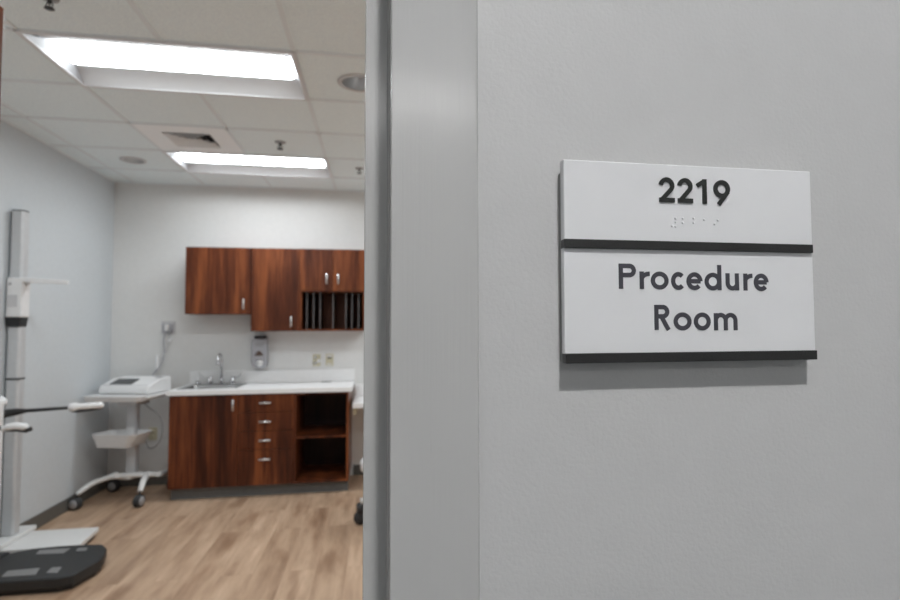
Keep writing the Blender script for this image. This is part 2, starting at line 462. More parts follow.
for x, z in BRAILLE: bd.lathe([(.00092, .3604), (.0008, .3599), (.0004, .3597), (0.00001, .3596)], (x, 0, z), 12, 'y')
bd.build('braille', M['sign'], sg, label='row of raised white braille dots')

# ------------------------------------------------------------------ ceiling lights
def troffer(loc, label, lens='lens', group='long lit ceiling troffers', surface=False):
    """loc = near-left corner at ceiling level"""
    r = thing('ceiling_light', label, 'light', (loc[0]+T, loc[1]+T/2, loc[2]), 0, group, local=True)
    hx, hy = T+.007, T/2+.007
    f = MB(); fl = .024
    for a in ((-hx, hx, -hy, -hy+fl), (-hx, hx, hy-fl, hy), (-hx, -hx+fl, -hy+fl, hy-fl), (hx-fl, hx, -hy+fl, hy-fl)):
        f.box(a[0], a[1], a[2], a[3], -.005, -.0005)
    f.build('frame', M['light_frame'], r, bevel=.0015)
    ix, iy = hx-fl, hy-fl; lx, ly, D = ix-.022, .137, .050
    for s in (-1, 1):
        q = MB(); A, B = [], []
        for k in range(9):
            t = k/8; y = iy+(ly-iy)*t; z = D*(1-(1-t)**2.0)
            A.append((-ix, s*y, z)); B.append((ix, s*y, z))
        q.strip(A, B); q.build('reflector', M['refl'], r)
    for s in (-1, 1):
        e = MB()
        pts = [(s*ix, -iy, 0), (s*ix, iy, 0)]
        e.quad((s*ix, -iy, 0), (s*ix, iy, 0), (s*lx, ly, D), (s*lx, -ly, D))
        e.build('end_plate', M['end'], r)
    ln = MB(); N = 12; P = 20; rows = []
    for i in range(N+1):
        u = -1+2*i/N; y = ly*u; z = D-.018*math.sqrt(max(0, 1-u*u))-.001
        inset = .05*(abs(u)**3)
        rows.append([(-lx+inset+(2*lx-2*inset)*k/P, y, z) for k in range(P+1)])
    for a, c in zip(rows, rows[1:]): ln.strip(a, c)
    o = ln.build('lens', M[lens], r)
    for p in o.data.polygons: p.use_smooth = True
    hs = MB(); hs.box(-ix, ix, -iy, iy, D+.012, D+.018)
    if surface:
        for a in ((-hx, hx, -hy, -hy+.004), (-hx, hx, hy-.004, hy), (-hx, -hx+.004, -hy+.004, hy-.004), (hx-.004, hx, -hy+.004, hy-.004)): hs.box(*a, 0, D+.018)
    hs.build('housing', M['light_frame'], r)
    return r
troffer((-1.637, 2.929, CEIL), 'large lit ceiling troffer nearest the doorway')
troffer((-1.637, 4.759, CEIL), 'smaller-looking lit ceiling troffer beside the air vent near the back wall')
troffer((-1.637, 1.099, CEIL), 'lit ceiling troffer just inside the doorway')
for k, lab in enumerate(('nearest the hall wall', 'in the middle', 'nearest the back wall')):  # added unseen troffers that lift the ceiling, floor and left wall
    troffer((.803, 1.099+1.83*k, CEIL), 'added fill troffer on the ceiling over the unseen right half of the room, ' + lab)
for hxp, lab in ((-2.9, 'at the left, added for soft fill'), (-.31, 'in the middle'), (2.3, 'at the right, added for soft fill')):  # outer two are added unseen fill; the middle one makes the frame sheen
    troffer((hxp, -2.75, 2.659), 'lit corridor ceiling troffer ' + lab, 'hall_lens', 'corridor ceiling troffers', True)
r = thing('downlight', 'small lit round downlight in the corridor ceiling in front of the sign', 'light', (.16, -.55, 2.74))
MB().lathe([(.05, 2.7398), (.05, 2.730), (.075, 2.730), (.078, 2.7398)], (.16, -.55, 0), 32).build('trim_ring', M['light_frame'], r)
MB().lathe([(.0001, 2.732), (.05, 2.732)], (.16, -.55, 0), 32).build('lens', M['hall_spot'], r)

for (x, y, rr), lab in zip(downs, ('unlit round recessed downlight in the ceiling near the left back corner', 'unlit round recessed downlight in the ceiling beside the door frame')):
    r = thing('recessed_downlight', lab, 'light', (x, y, CEIL), 0, 'unlit round downlights')
    MB().lathe([(rr-.012, TZ+.001), (rr-.012, CEIL-.001), (rr+.010, CEIL-.001), (rr+.012, TZ+.002)], (x, y, 0), 40, cap=False).build('trim_ring', M['plastic_g'], r)
    prof = [(rr-.012, TZ), (rr-.018, TZ+.03), (rr-.035, TZ+.07), (rr*.42, TZ+.1)]
    MB().lathe(prof, (x, y, 0), 40, cap=False).build('reflector', M['steel'], r)
    MB().lathe([(.0001, TZ+.065), (.02, TZ+.067), (.032, TZ+.08), (.028, TZ+.098), (.014, TZ+.099)], (x, y, 0), 24).build('bulb', M['plastic'], r)

def sprinkler(x, y, lab, s=1.0):
    r = thing('ceiling_sprinkler', lab, 'sprinkler', (x, y, CEIL+.006), 0, 'ceiling sprinklers')
    MB().lathe([(.04*s, TZ+.003), (.04*s, TZ-.0002), (.038*s, TZ-.006), (.015*s, TZ-.009), (.0001, TZ-.009)], (x, y, 0), 24).build('escutcheon', M['grey'], r)
    m = MB(); m.lathe([(.010*s, TZ-.006), (.010*s, TZ-.025*s), (.006*s, TZ-.028*s)], (x, y, 0), 16)
    for sx in (-1, 1): m.tube([(x+sx*.009*s, y, TZ-.025*s), (x+sx*.016*s, y, TZ-.038*s), (x+sx*.004*s, y, TZ-.052*s)], .0028*s, 8)
    m.tube([(x, y, TZ-.026*s), (x, y, TZ-.052*s)], .003*s, 8)
    m.build('sprinkler_head', M['dark'], r)
    MB().lathe([(.0001, TZ-.051*s), (.022*s, TZ-.052*s), (.022*s, TZ-.055*s), (.0001, TZ-.056*s)], (x, y, 0), 20).build('deflector', M['dark'], r)
sprinkler(-.716, 4.409, 'small ceiling sprinkler between the two lit troffers')
sprinkler(-1.345, 2.622, 'dark ceiling sprinkler at the top edge of the picture above the large troffer', .85)
sprinkler(-.165, 5.03, 'small ceiling sprinkler near the back wall beside the door frame', .85)

# air diffuser tile
vx, vy = -1.332, 4.454
r = thing('air_vent', 'square white ceiling air vent with nested louvers beside the far troffer', 'vent', (vx, vy, CEIL))
v = MB(); o_, i_ = .298, .158
for a in ((vx-o_, vx+o_, vy-o_, vy-i_), (vx-o_, vx+o_, vy+i_, vy+o_), (vx-o_, vx-i_, vy-i_, vy+i_), (vx+i_, vx+o_, vy-i_, vy+i_)):
    v.box(a[0], a[1], a[2], a[3], CEIL+.001, CEIL+.008)
v.build('face_panel', M['vent_face'], r)
for k in range(4):
    a0 = .152-.036*k; a1 = a0-.030; z0 = CEIL-.004; z1 = CEIL+.030
    v = MB()
    c0 = [(vx-a0, vy-a0), (vx+a0, vy-a0), (vx+a0, vy+a0), (vx-a0, vy+a0)]; c1 = [(vx-a1, vy-a1), (vx+a1, vy-a1), (vx+a1, vy+a1), (vx-a1, vy+a1)]
    for q in range(4):
        p, n = q, (q+1) % 4
        v.quad((*c0[p], z0), (*c0[n], z0), (*c1[n], z1), (*c1[p], z1)); v.quad((*c0[p], z0+.002), (*c0[n], z0+.002), (*c1[n], z1+.002), (*c1[p], z1+.002))
    v.build('louver', M['louver'], r, recalc=False)
MB().box(vx-.2, vx+.2, vy-.2, vy+.2, CEIL+.06, CEIL+.065).build('duct', M['void'], r)

# ------------------------------------------------------------------ cabinets
CH = M['cherry']; G = .0015
def bar_handle(parent, c, axis, ln=.096, m='nickel'):
    x, y, z = c; d = Vector((1, 0, 0)) if axis == 'x' else Vector((0, 0, 1)); c = Vector(c)
    h = MB()
    for s in (-1, 1): h.tube([c+d*s*ln*.38, c+d*s*ln*.38+Vector((0, -.026, 0))], .0045, 10)
    a = Vector((0, -.028, 0))
    h.tube([c+a-d*ln*.5, c+a-d*ln*.48, c+a+d*ln*.48, c+a+d*ln*.5], [.004, .0075, .0075, .004], 12)
    return h.build('handle', M[m], parent)
def carcass(root, x0, x1, y0, y1, z0, z1, t=.018, top=True, back='cherry_in'):
    b = MB(); b.box(x0, x0+t, y0, y1, z0, z1); b.box(x1-t, x1, y0, y1, z0, z1)
    b.box(x0+t, x1-t, y0, y1, z0, z0+t)
    if top: b.box(x0+t, x1-t, y0, y1, z1-t, z1)
    b.build('carcass', CH, root)
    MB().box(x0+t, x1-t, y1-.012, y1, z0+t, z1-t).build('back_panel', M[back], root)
BF = 5.28; BT = .880; BB = .10
def toe(root, x0, x1):
    MB().box(x0, x1, BF+.062, BF+.075, 0, BB).build('toe_kick', M['toe'], root)
# sink base: one wide door
xa, xb, xc, xd = -1.722, -1.174, -.719, -.252
r = thing('base_cabinet', 'cherry base cabinet under the sink with one wide door', 'cabinet', ((xa+xb)/2, BF+.3, 0))
carcass(r, xa, xb-.0005, BF+.019, YB-.002, BB, BT, top=False)
d = MB().box(xa+G, xb-G, BF, BF+.018, BB+.002, BT-.004).build('door', CH, r, bevel=.001); bar_handle(d, (-1.212, BF, .789), 'z'); toe(r, xa+.01, xb)
r = thing('base_cabinet', 'cherry base cabinet with a column of drawers and four bar handles', 'cabinet', ((xc+xb)/2, BF+.3, 0))
carcass(r, xb+.0005, xc-.0005, BF+.019, YB-.002, BB, BT)
for z0, z1, hz in ((.722, BT-.004, .801), (.562, .719, .641), (.405, .559, .482), (BB+.002, .402, .322)):
    d = MB().box(xb+G, xc-G, BF, BF+.018, z0, z1).build('drawer', CH, r, bevel=.001); bar_handle(d, (-.952, BF, hz), 'x')
toe(r, xb, xc)
r = thing('base_cabinet', 'cherry open base cabinet with one shelf at the right end', 'cabinet', ((xc+xd)/2, BF+.3, 0))
carcass(r, xc+.0005, xd, BF, YB-.002, BB, BT, t=.02)
MB().box(xc+.022, xd-.02, BF+.004, YB-.015, .482, .502).build('shelf', CH, r)
toe(r, xc, xd-.005)
# worktop with sink cut-out
sx0, sx1, sy0, sy1 = -1.69, -1.225, 5.40, 5.765
CT0, CT1 = .882, .920; cx0, cx1, cy0 = -1.738, -.228, 5.25
r = thing('countertop', 'white laminate worktop with rear upstand over the cherry base cabinets', 'countertop', ((cx0+cx1)/2, cy0+.3, CT0))
c = MB(); c.box(cx0, cx1, cy0, sy0, CT0, CT1); c.box(cx0, cx1, sy1, YB-.001, CT0, CT1); c.box(cx0, sx0, sy0, sy1, CT0, CT1); c.box(sx1, cx1, sy0, sy1, CT0, CT1)
c.build('worktop', M['counter'], r)
MB().box(cx0+.001, cx1, YB-.021, YB-.001, CT1+.0003, 1.040).build('backsplash', M['counter'], r, bevel=.002)
# sink
r = thing('sink', 'stainless steel drop-in sink set into the white worktop', 'sink', ((sx0+sx1)/2, (sy0+sy1)/2, CT1))
s = MB()
def ring(x0, x1, y0, y1, z, rr): return [(x, y, z) for x, y in rrect(x0, x1, y0, y1, rr)]
L1 = [ring(sx0-.012, sx1+.012, sy0-.012, sy1+.085, CT1+.0008, .02), ring(sx0-.010, sx1+.010, sy0-.010, sy1+.083, CT1+.004, .02), ring(sx0+.012, sx1-.012, sy0+.012, sy1-.012, CT1+.003, .03),
      ring(sx0+.018, sx1-.018, sy0+.018, sy1-.018, CT1-.008, .03), ring(sx0+.03, sx1-.03, sy0+.03, sy1-.03, CT1-.15, .04), ring(sx0+.19, sx1-.19, sy0+.14, sy1-.14, CT1-.16, .02)]
for a, b2 in zip(L1, L1[1:]): s.strip(a+[a[0]], b2+[b2[0]])
s.bm.faces.new([s.bm.verts.new(p) for p in L1[-1]])
o = s.build('basin', M['sink_steel'], r)
for p in o.data.polygons: p.use_smooth = True
MB().lathe([(.03, CT1-.159), (.03, CT1-.156), (.0001, CT1-.155)], ((sx0+sx1)/2, (sy0+sy1)/2, 0), 24).build('drain', M['chrome'], r)
# faucet
fx, fy, fz = -1.442, 5.80, CT1+.0045
r = thing('faucet', 'chrome gooseneck faucet with two wrist-blade handles behind the sink', 'faucet', (fx, fy, fz))
MB().prism_z(rrect(fx-.125, fx+.125, fy-.025, fy+.025, .02), fz, fz+.010).build('deck_plate', M['chrome'], r, bevel=.003)
q = MB(); pts = [(fx, fy, fz+.01), (fx, fy, fz+.225)]
for k in range(1, 13):
    a = PI*k/12*.98; pts.append((fx, fy-.06+.06*math.cos(a), fz+.225+.06*math.sin(a)))
pts.append((fx, fy-.121, fz+.20))
q.tube(pts, .0095, 14); q.lathe([(.019, 0), (.018, .03), (.011, .045)], (fx, fy, fz+.01), 20); q.build('spout', M['chrome'], r)
MB().lathe([(.010, 0), (.016, -.003), (.016, -.024), (.010, -.026)], (fx, fy-.121, fz+.205), 18).build('aerator', M['chrome'], r)
for s_ in (-1, 1):
    hx = fx+s_*.098
    q = MB().lathe([(.020, 0), (.021, .02), (.017, .034), (.013, .045), (.013, .058), (.001, .060)], (hx, fy, fz+.01), 20).build('valve', M['chrome'], r)
    MB().tube([(hx, fy, fz+.055), (hx+s_*.03, fy-.012, fz+.058), (hx+s_*.062, fy-.02, fz+.068), (hx+s_*.085, fy-.022, fz+.092), (hx+s_*.095, fy-.022, fz+.118)], [.006, .006, .008, .010, .007], 10, flat=.6).build('blade_handle', M['steel'], q)
r = thing('side_sprayer', 'small pale round sprayer knob on the sink rim left of the faucet', 'sprayer', (-1.645, 5.80, fz))
MB().lathe([(.022, 0), (.022, .006), (.014, .012), (.014, .022)], (-1.645, 5.80, fz), 20).build('collar', M['chrome'], r)
MB().lathe([(.013, .022), (.021, .03), (.021, .045), (.012, .055), (.0001, .057)], (-1.645, 5.80, fz), 20).build('sprayer_head', M['vinyl'], r)
MB().prism_z(rrect(-.52, -.44, 5.80, 5.83, .01), CT1+.0003, CT1+.004)
r = tag(MB().prism_z(rrect(-.535, -.445, 5.79, 5.835, .01), CT1+.0002, CT1+.006).build('cable_grommet', M['grey'], origin=(-.49, 5.81, CT1)), 'small flat grey grommet on the right end of the white worktop', 'grommet')

# upper cabinets
UF, UT = 5.556, 2.177
u0, u1, u2, u3, u4 = -1.700, -1.142, -.715, -.419, -.123
r = thing('wall_cabinet', 'shorter cherry wall cabinet at the left end above the sink', 'cabinet', ((u0+u1)/2, 5.72, 1.571))
carcass(r, u0, u1-.0005, UF+.019, YB-.002, 1.571, UT)
d = MB().box(u0+G, u1-G, UF, UF+.018, 1.573, UT-.001).build('door', CH, r, bevel=.001); bar_handle(d, (-1.199, UF, 1.664), 'z')
r = thing('wall_cabinet', 'taller cherry wall cabinet in the middle above the soap dispenser', 'cabinet', ((u2+u1)/2, 5.72, 1.415))
carcass(r, u1+.0005, u2-.0005, UF+.019, YB-.002, 1.415, UT)
d = MB().box(u1+G, u2-G, UF, UF+.018, 1.417, UT-.001).build('door', CH, r, bevel=.001); bar_handle(d, (-.785, UF, 1.504), 'z')
r = thing('wall_cabinet', 'cherry wall cabinet with two small doors over open divided pigeonholes', 'cabinet', ((u2+u4)/2, 5.72, 1.415))
carcass(r, u2+.0005, u4, UF+.001, YB-.002, 1.415, UT, back='cherry_back')
MB().box(u2+.02, u4-.02, UF+.02, YB-.015, 1.774, 1.792).build('shelf', CH, r)
for a, b_, hx in ((u2+G, u3-G, -.471), (u3+G, u4-G, -.367)):
    d = MB().box(a, b_, UF-.018, UF, 1.786, UT-.001).build('door', CH, r, bevel=.001); bar_handle(d, (hx, UF-.018, 1.895), 'z')
for x in (-.650, -.591, -.532, -.415, -.298, -.243, -.182):
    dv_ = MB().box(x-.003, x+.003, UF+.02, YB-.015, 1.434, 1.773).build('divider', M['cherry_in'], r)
    MB().box(x-.0032, x+.0032, UF+.018, UF+.02, 1.434, 1.773).build('edge_band', M['edge'], dv_)

# soap dispenser
sx, sy = -1.105, YB
r = thing('soap_dispenser', 'grey wall soap dispenser with a dark triangle mark above the worktop', 'dispenser', (sx, YB, 1.075))
MB().box(sx-.06, sx+.06, sy-.03, sy-.0005, 1.08, 1.36).build('back_plate', M['grey'], r, bevel=.008)
b = MB(); pr = [(-.072, 1.13), (-.06, 1.085), (-.03, 1.065), (.03, 1.065), (.06, 1.085), (.072, 1.13), (.068, 1.335), (.05, 1.345), (-.05, 1.345), (-.068, 1.335)]
b.prism([(sx+x, z) for x, z in pr], sy-.115, sy-.03); b.build('cover', M['soap'], r, bevel=.012, seg=3)
MB().box(sx-.05, sx+.05, sy-.10, sy-.032, 1.345, 1.372).build('top_cap', M['dark'], r, bevel=.006)
MB().lathe([(.036, -.1245), (.036, -.128), (.03, -.136), (.0001, -.139)], (sx+.004, sy+.008, 1.115), 28, 'y').build('push_button', M['nickel'], r)
MB().prism([(sx-.042, 1.183), (sx+.042, 1.183), (sx+.022, 1.215), (sx, 1.232), (sx-.022, 1.215)], sy-.1165, sy-.1148).build('logo', M['logo'], r)
MB().box(sx-.042, sx+.042, sy-.1160, sy-.1148, 1.285, 1.30).build('print_line', M['grey'], r)
MB().box(sx-.032, sx+.032, sy-.1160, sy-.1148, 1.268, 1.278).build('print_line', M['grey'], r)

# outlets
def outlet(x, z, w_, h_, lab, kind, wallY=YB, pm='beige'):
    r = thing('wall_outlet', lab, 'outlet', (x, wallY, z-h_/2))
    MB().box(x-w_/2, x+w_/2, wallY-.007, wallY-.0004, z-h_/2, z+h_/2).build('cover_plate', M[pm], r, bevel=.003)
    if kind == 'plug':
        MB().box(x+.006, x+.034, wallY-.035, wallY-.0075, z-.025, z+.012).build('plug', M['plastic'], r, bevel=.004)
        for dz in (-.028, .028): MB().lathe([(.015, -.0085), (.0001, -.0087)], (x-.012, wallY, z+dz), 20, 'y').build('socket', M['vinyl'], r)
    if kind == 'switch':
        MB().box(x-.017, x+.017, wallY-.010, wallY-.0075, z-.034, z+.034).build('rocker', M['beige'], r, bevel=.001)
        MB().box(x-.022, x+.022, wallY-.012, wallY-.0102, z+.012, z+.024).build('indicator', M['dark'], r)
        MB().box(x-.026, x+.026, wallY-.0115, wallY-.0102, z-.048, z-.036).build('label_strip', M['vinyl'], r)
        MB().box(x-.026, x+.026, wallY-.0115, wallY-.0102, z+.030, z+.046).build('label_strip', M['vinyl'], r)
    if kind == 'plain':
        for dz in (-.022, .022): MB().lathe([(.016, -.0085), (.0001, -.009)], (x, wallY, z+dz), 20, 'y').build('socket', M['beige'], r)
    return r
outlet(-.590, 1.128, .072, .115, 'ivory wall outlet with a white plug, left of the pair above the worktop', 'plug')
outlet(-.468, 1.130, .072, .115, 'ivory wall device with a small dark window, right of the pair above the worktop', 'switch')
outlet(-2.05, .47, .072, .115, 'ivory wall outlet low on the wall behind the medical cart', 'plain')
# grey plate with plug and hanging cables above the cart
x, z = -1.935, 1.452
r = thing('data_outlet', 'square grey wall plate with plugs and a hanging cable above the medical cart', 'outlet', (x, YB, z-.06))
MB().box(x-.060, x+.060, YB-.012, YB-.0004, z-.058, z+.058).build('cover_plate', M['plastic_g'], r, bevel=.004)
MB().box(x-.052, x+.045, YB-.020, YB-.0125, z-.042, z+.032).build('inner_plate', M['soap'], r, bevel=.002)
MB().box(x-.022, x+.012, YB-.055, YB-.0205, z-.03, z+.03).build('plug', M['plastic'], r, bevel=.005)
MB().box(x+.005, x+.035, YB-.05, YB-.0205, z-.062, z-.022).build('plug', M['grey'], r, bevel=.004)
def spline(P, n=8):
    P = [Vector(p) for p in P]; P = [P[0]*2-P[1]]+P+[P[-1]*2-P[-2]]; out = []
    for i in range(1, len(P)-2):
        for k in range(n):
            t = k/n; a, b_, c_, d_ = P[i-1], P[i], P[i+1], P[i+2]
            out.append(.5*((2*b_)+(c_-a)*t+(2*a-5*b_+4*c_-d_)*t*t+(3*b_-a-3*c_+d_)*t**3))
    return out+[P[-2]]
MB().tube(spline([(x-.005, YB-.05, z-.03), (x-.03, YB-.04, z-.12), (x-.025, YB-.03, z-.22), (x-.035, YB-.06, z-.33), (x-.085, YB-.10, z-.42), (x-.09, YB-.12, z-.50)]), .006, 10).build('cable', M['soap'], r, label='thicker grey cable')
MB().tube(spline([(x+.02, YB-.04, z-.06), (x+.012, YB-.03, z-.15), (x-.02, YB-.04, z-.24), (x-.07, YB-.06, z-.36), (x-.065, YB-.05, z-.48), (x-.03, YB-.02, z-.60)]), .004, 10).build('cable', M['plastic_g'], r, label='pale thin cable')
MB().box(x-.082, x-.052, YB-.085, YB-.055, z-.39, z-.25).build('adapter', M['plastic'], r, bevel=.008)
MB().box(x+.012, x+.042, YB-.05, YB-.02, z-.135, z-.105).build('connector', M['plastic'], r, bevel=.006)

# wall-hung desk beyond the cabinets
r = thing('desk', 'lower white laminate desk top right of the base cabinets', 'desk', (.5, 5.6, 0))
MB().box(-.222, 1.25, 5.31, YB-.001, .727, .771).build('desk_top', M['counter'], r, bevel=.002)
MB().box(-.222, 1.25, YB-.021, YB-.001, .7715, .888).build('backsplash', M['counter'], r, bevel=.002)
MB().box(-.221, -.19, 5.40, YB-.01, .655, .7265).build('support_rail', M['beige'], r)
MB().box(1.21, 1.235, 5.36, YB-.01, 0, .7265).build('side_panel', M['counter'], r)

# ------------------------------------------------------------------ medical cart with ECG machine
TH = -math.radians(15)
cart = thing('medical_cart', 'white four-wheeled medical cart with a basket in the back corner', 'cart', (-2.08, 5.50, 0), TH, local=True)
W_ = M['white_paint']
def base_pt(p):   # world -> cart local
    v_ = Vector((p[0]+2.08, p[1]-5.50, 0)); v_.rotate(Matrix.Rotation(-TH, 3, 'Z')); return (v_.x, v_.y, p[2])
castpos = [(-2.372, 5.215), (-1.900, 5.200), (-2.305, 5.735), (-1.815, 5.70)]
MB().box(-.042, .042, -.02, .04, .17, .8425).build('post', M['plastic_g'], cart, bevel=.008)
hub = MB(); hub.tube([base_pt(p) for p in ((-2.21, 5.39, .203), (-2.10, 5.405, .208), (-1.95, 5.40, .208), (-1.79, 5.405, .208))], .025, 12, flat=.85); hub.prism_z(rrect(-.07, .07, -.11, .06, .03), .175, .21); hub.build('hub', W_, cart, bevel=.01)
for k, (x, y) in enumerate(castpos):
    l = MB(); st = [(-2.20, 5.40, .205), (-1.915, 5.385, .205), (-2.16, 5.42, .205), (-1.82, 5.40, .205)][k]
    e = Vector((x, y, .118)); s0 = Vector(st); md = s0.lerp(e, .55); md.z = .180
    if k == 1: md = s0.lerp(e, .5); md.z = .185
    ps = [base_pt(p) for p in spline([s0+(s0-e)*.15+Vector((0, 0, .0)), s0, md, e], 5)]
    l.tube(ps, [.024]*(len(ps)-4)+[.023, .022, .021, .019], 12, flat=.85)
    leg = l.build('leg', W_, cart)
    cx_, cy_, _ = base_pt((x, y, 0)); R_ = .049
    ax = 'y' if k in (0, 2) else 'x'
    wc = (cx_, cy_-.01, R_)
    w2 = MB()
    w2.lathe([(.0001, -.025), (R_-.006, -.025), (R_, -.020), (R_, -.006), (R_-.012, -.0045), (R_-.012, .0045), (R_, .006), (R_, .020), (R_-.006, .025), (.0001, .025)], wc, 28, ax)
    ca = w2.build('caster', M['dark'], leg)
    for sx_ in (-1, 1):
        MB().lathe([(.0001, sx_*.0252), (.036, sx_*.0252), (.033, sx_*.030), (.0001, sx_*.031)], wc, 24, ax).build('wheel_cover', M['grey'], leg)
    MB().tube([(cx_, cy_, R_+.044), (cx_, cy_, .125)], .009, 10).build('caster_stem', M['dark'], leg)
# tray with raised rim, front lip curved
def tray_poly(hx, y0, y1, r): return rrect(-hx, hx, y0, y1, r)
t = MB(); P0 = [(x-.008, y) for x, y in tray_poly(.236, -.255, .215, .03)]; P1 = [(x-.008, y) for x, y in tray_poly(.250, -.275, .232, .035)]
t.hexa([(x, y, .843) for x, y in P0], [(x, y, .8838) for x, y in P1]); t.build('tray', M['plastic'], cart, bevel=.004)
t = MB(); a = [(x, y, .884) for x, y in P1]; b_ = [(x*1.0, y*1.0, .888) for x, y in P1]; Pin = [(x-.008, y) for x, y in tray_poly(.240, -.265, .222, .03)]; c_ = [(x, y, .888) for x, y in Pin]; d_ = [(x, y, .8842) for x, y in Pin]
for A, B in ((a, b_), (b_, c_), (c_, d_)): t.strip(A+[A[0]], B+[B[0]])
t.build('tray_rim', M['plastic'], cart)
MB().box(-.09, .09, -.08, .10, .79, .8425).build('tray_bracket', M['plastic_g'], cart, bevel=.01)
# handle rail along the right side of the tray
MB().tube(spline([(.240, -.18, .872), (.262, -.16, .876), (.266, .0, .880), (.262, .20, .884), (.240, .215, .880)]), .009, 10).build('side_rail', M['plastic'], cart)
# basket
bk = MB(); y0, y1 = -.235, .02; 
Bo = [(x, y, .462) for x, y in rrect(-.175, .115, y0+.02, y1, .04)]; Bt = [(x, y, .572) for x, y in rrect(-.198, .195, y0-.02, y1+.0, .06)]
Bti = [(x, y, .572) for x, y in rrect(-.186, .183, y0-.008, y1-.012, .055)]; Bbi = [(x, y, .470) for x, y in rrect(-.165, .105, y0+.03, y1-.01, .035)]
for A, B in ((Bo, Bt), (Bt, Bti), (Bti, Bbi)): bk.strip(A+[A[0]], B+[B[0]])
bk.bm.faces.new([bk.bm.verts.new(p) for p in Bo]); bk.bm.faces.new([bk.bm.verts.new(p) for p in Bbi])
bk.build('basket', M['plastic'], cart)
MB().box(-.03, .03, -.035, -.018, .49, .60).build('basket_bracket', M['plastic'], cart, bevel=.004)
# cable loop under the tray
MB().tube(spline([(.05, .05, .80), (.12, .07, .74), (.19, .06, .70), (.235, .05, .62), (.23, .05, .50), (.17, .06, .42), (.10, .08, .40), (.06, .10, .44), (.03, .1, .5)]), .005, 8).build('cable', M['grey'], cart)
# ECG machine on the tray
e = thing('ecg_machine', 'white sloped ECG machine with a dark screen on top of the medical cart', 'medical device', (-2.098, 5.53, .8885), TH, local=True)
hw = .222
b = MB(); side = [(-.115, 0), (-.125, .03), (-.110, .068), (.04, .118), (.20, .130), (.205, 0)]
b.hexa([(-hw, y, z) for y, z in side], [(hw, y, z) for y, z in side]); b.build('body', M['plastic'], e, bevel=.012, seg=3)
def on_slope(x0, x1, t0, t1, h=.0012, th=.002):
    A = Vector((0, -.110, .068)); B = Vector((0, .04, .118)); D_ = (B-A); n_ = Vector((0, -D_.z, D_.y)).normalized()
    f = lambda x, t, k: tuple(A+D_*t+n_*k+Vector((x, 0, 0)))
    return [f(x0, t0, 0), f(x1, t0, 0), f(x1, t1, 0), f(x0, t1, 0)], [f(x0, t0, th), f(x1, t0, th), f(x1, t1, th), f(x0, t1, th)]
MB().hexa(*on_slope(-.155, .045, .20, .95)).build('screen', M['screen'], e)
MB().hexa(*on_slope(-.20, .20, .05, .17, th=.0015)).build('key_strip', M['plastic_g'], e)
MB().box(hw-.06, hw-.02, .05, .17, .128, .135).build('paper_door', M['plastic_g'], e, bevel=.002)

# ------------------------------------------------------------------ stadiometer on the left wall
kx0, kx1, ky0, ky1 = -2.4165, -2.338, 4.335, 4.405
st = thing('stadiometer', 'tall aluminium height gauge with a white head arm against the blue grey wall', 'height gauge', (-2.37, 4.37, 0))
b = MB().prism_z([(kx0, ky0+.012), (kx0+.01, ky0), (kx1-.012, ky0), (kx1, ky0+.012), (kx1, ky1), (kx0, ky1)], .095, 2.235).build('column', M['alu'], st, bevel=.004)
MB().prism_z([(kx0+.003, ky0+.012), (kx0+.01, ky0+.003), (kx1-.012, ky0+.003), (kx1-.003, ky0+.012), (kx1-.003, ky1-.003), (kx0+.003, ky1-.003)], 2.2352, 2.243).build('end_cap', M['dark'], st)
MB().box(kx0+.004, kx1+.002, ky0-.002, ky1+.002, 1.108, 1.120).build('joint_band', M['dark'], st)
hb = MB().box(kx0+.001, kx1+.014, ky0-.020, ky1+.008, 1.522, 1.785).build('head_box', M['plastic'], st, bevel=.008)
MB().hexa([(kx0+.004, ky0-.012, 1.458), (kx1+.002, ky0-.012, 1.458), (kx1+.002, ky1, 1.458), (kx0+.004, ky1, 1.458)], [(kx0-.004, ky0-.017, 1.5215), (kx1+.010, ky0-.017, 1.5215), (kx1+.010, ky1+.004, 1.5215), (kx0-.004, ky1+.004, 1.5215)]).build('clamp', M['black'], hb, bevel=.004)
MB().box(kx0+.010, kx1-.010, ky0-.0222, ky0-.0202, 1.59, 1.67).build('sticker', M['plastic_g'], hb)
MB().box(kx0+.014, kx0+.030, ky0-.0222, ky0-.0202, 1.735, 1.75).build('sticker', M['grey'], hb)
am = MB(); am.hexa([(kx1+.010, ky0-.018, 1.756), (kx1+.010, ky1-.01, 1.756), (kx1+.262, ky1-.02, 1.748), (kx1+.278, ky0+.005, 1.744)], [(kx1+.010, ky0-.018, 1.788), (kx1+.010, ky1-.01, 1.788), (kx1+.262, ky1-.02, 1.774), (kx1+.278, ky0+.005, 1.770)])
am.build('head_arm', M['plastic'], st, bevel=.003)
MB().hexa([(kx1+.012, ky0+.01, 1.736), (kx1+.012, ky0+.03, 1.736), (kx1+.013, ky0+.03, 1.736), (kx1+.013, ky0+.01, 1.736)], [(kx1+.012, ky0+.01, 1.7555), (kx1+.012, ky0+.03, 1.7555), (kx1+.04, ky0+.03, 1.7555), (kx1+.04, ky0+.01, 1.7555)]).build('arm_rib', M['plastic_g'], st)
pl = MB().prism_z([(-2.417, 4.17), (-1.877, 4.17), (-1.910, 4.528), (-2.417, 4.532)], .030, .062).build('base_plate', M['white_paint'], st, bevel=.005)
MB().prism_z([(-2.405, 4.19), (-1.90, 4.19), (-1.93, 4.51), (-2.405, 4.51)], .0, .0295).build('rubber_underside', M['black'], pl)
MB().prism_z([(-2.417, 4.17), (-2.315, 4.17), (-2.315, 4.560), (-2.417, 4.560)], .0625, .094).build('column_foot', M['white_paint'], st, bevel=.006)

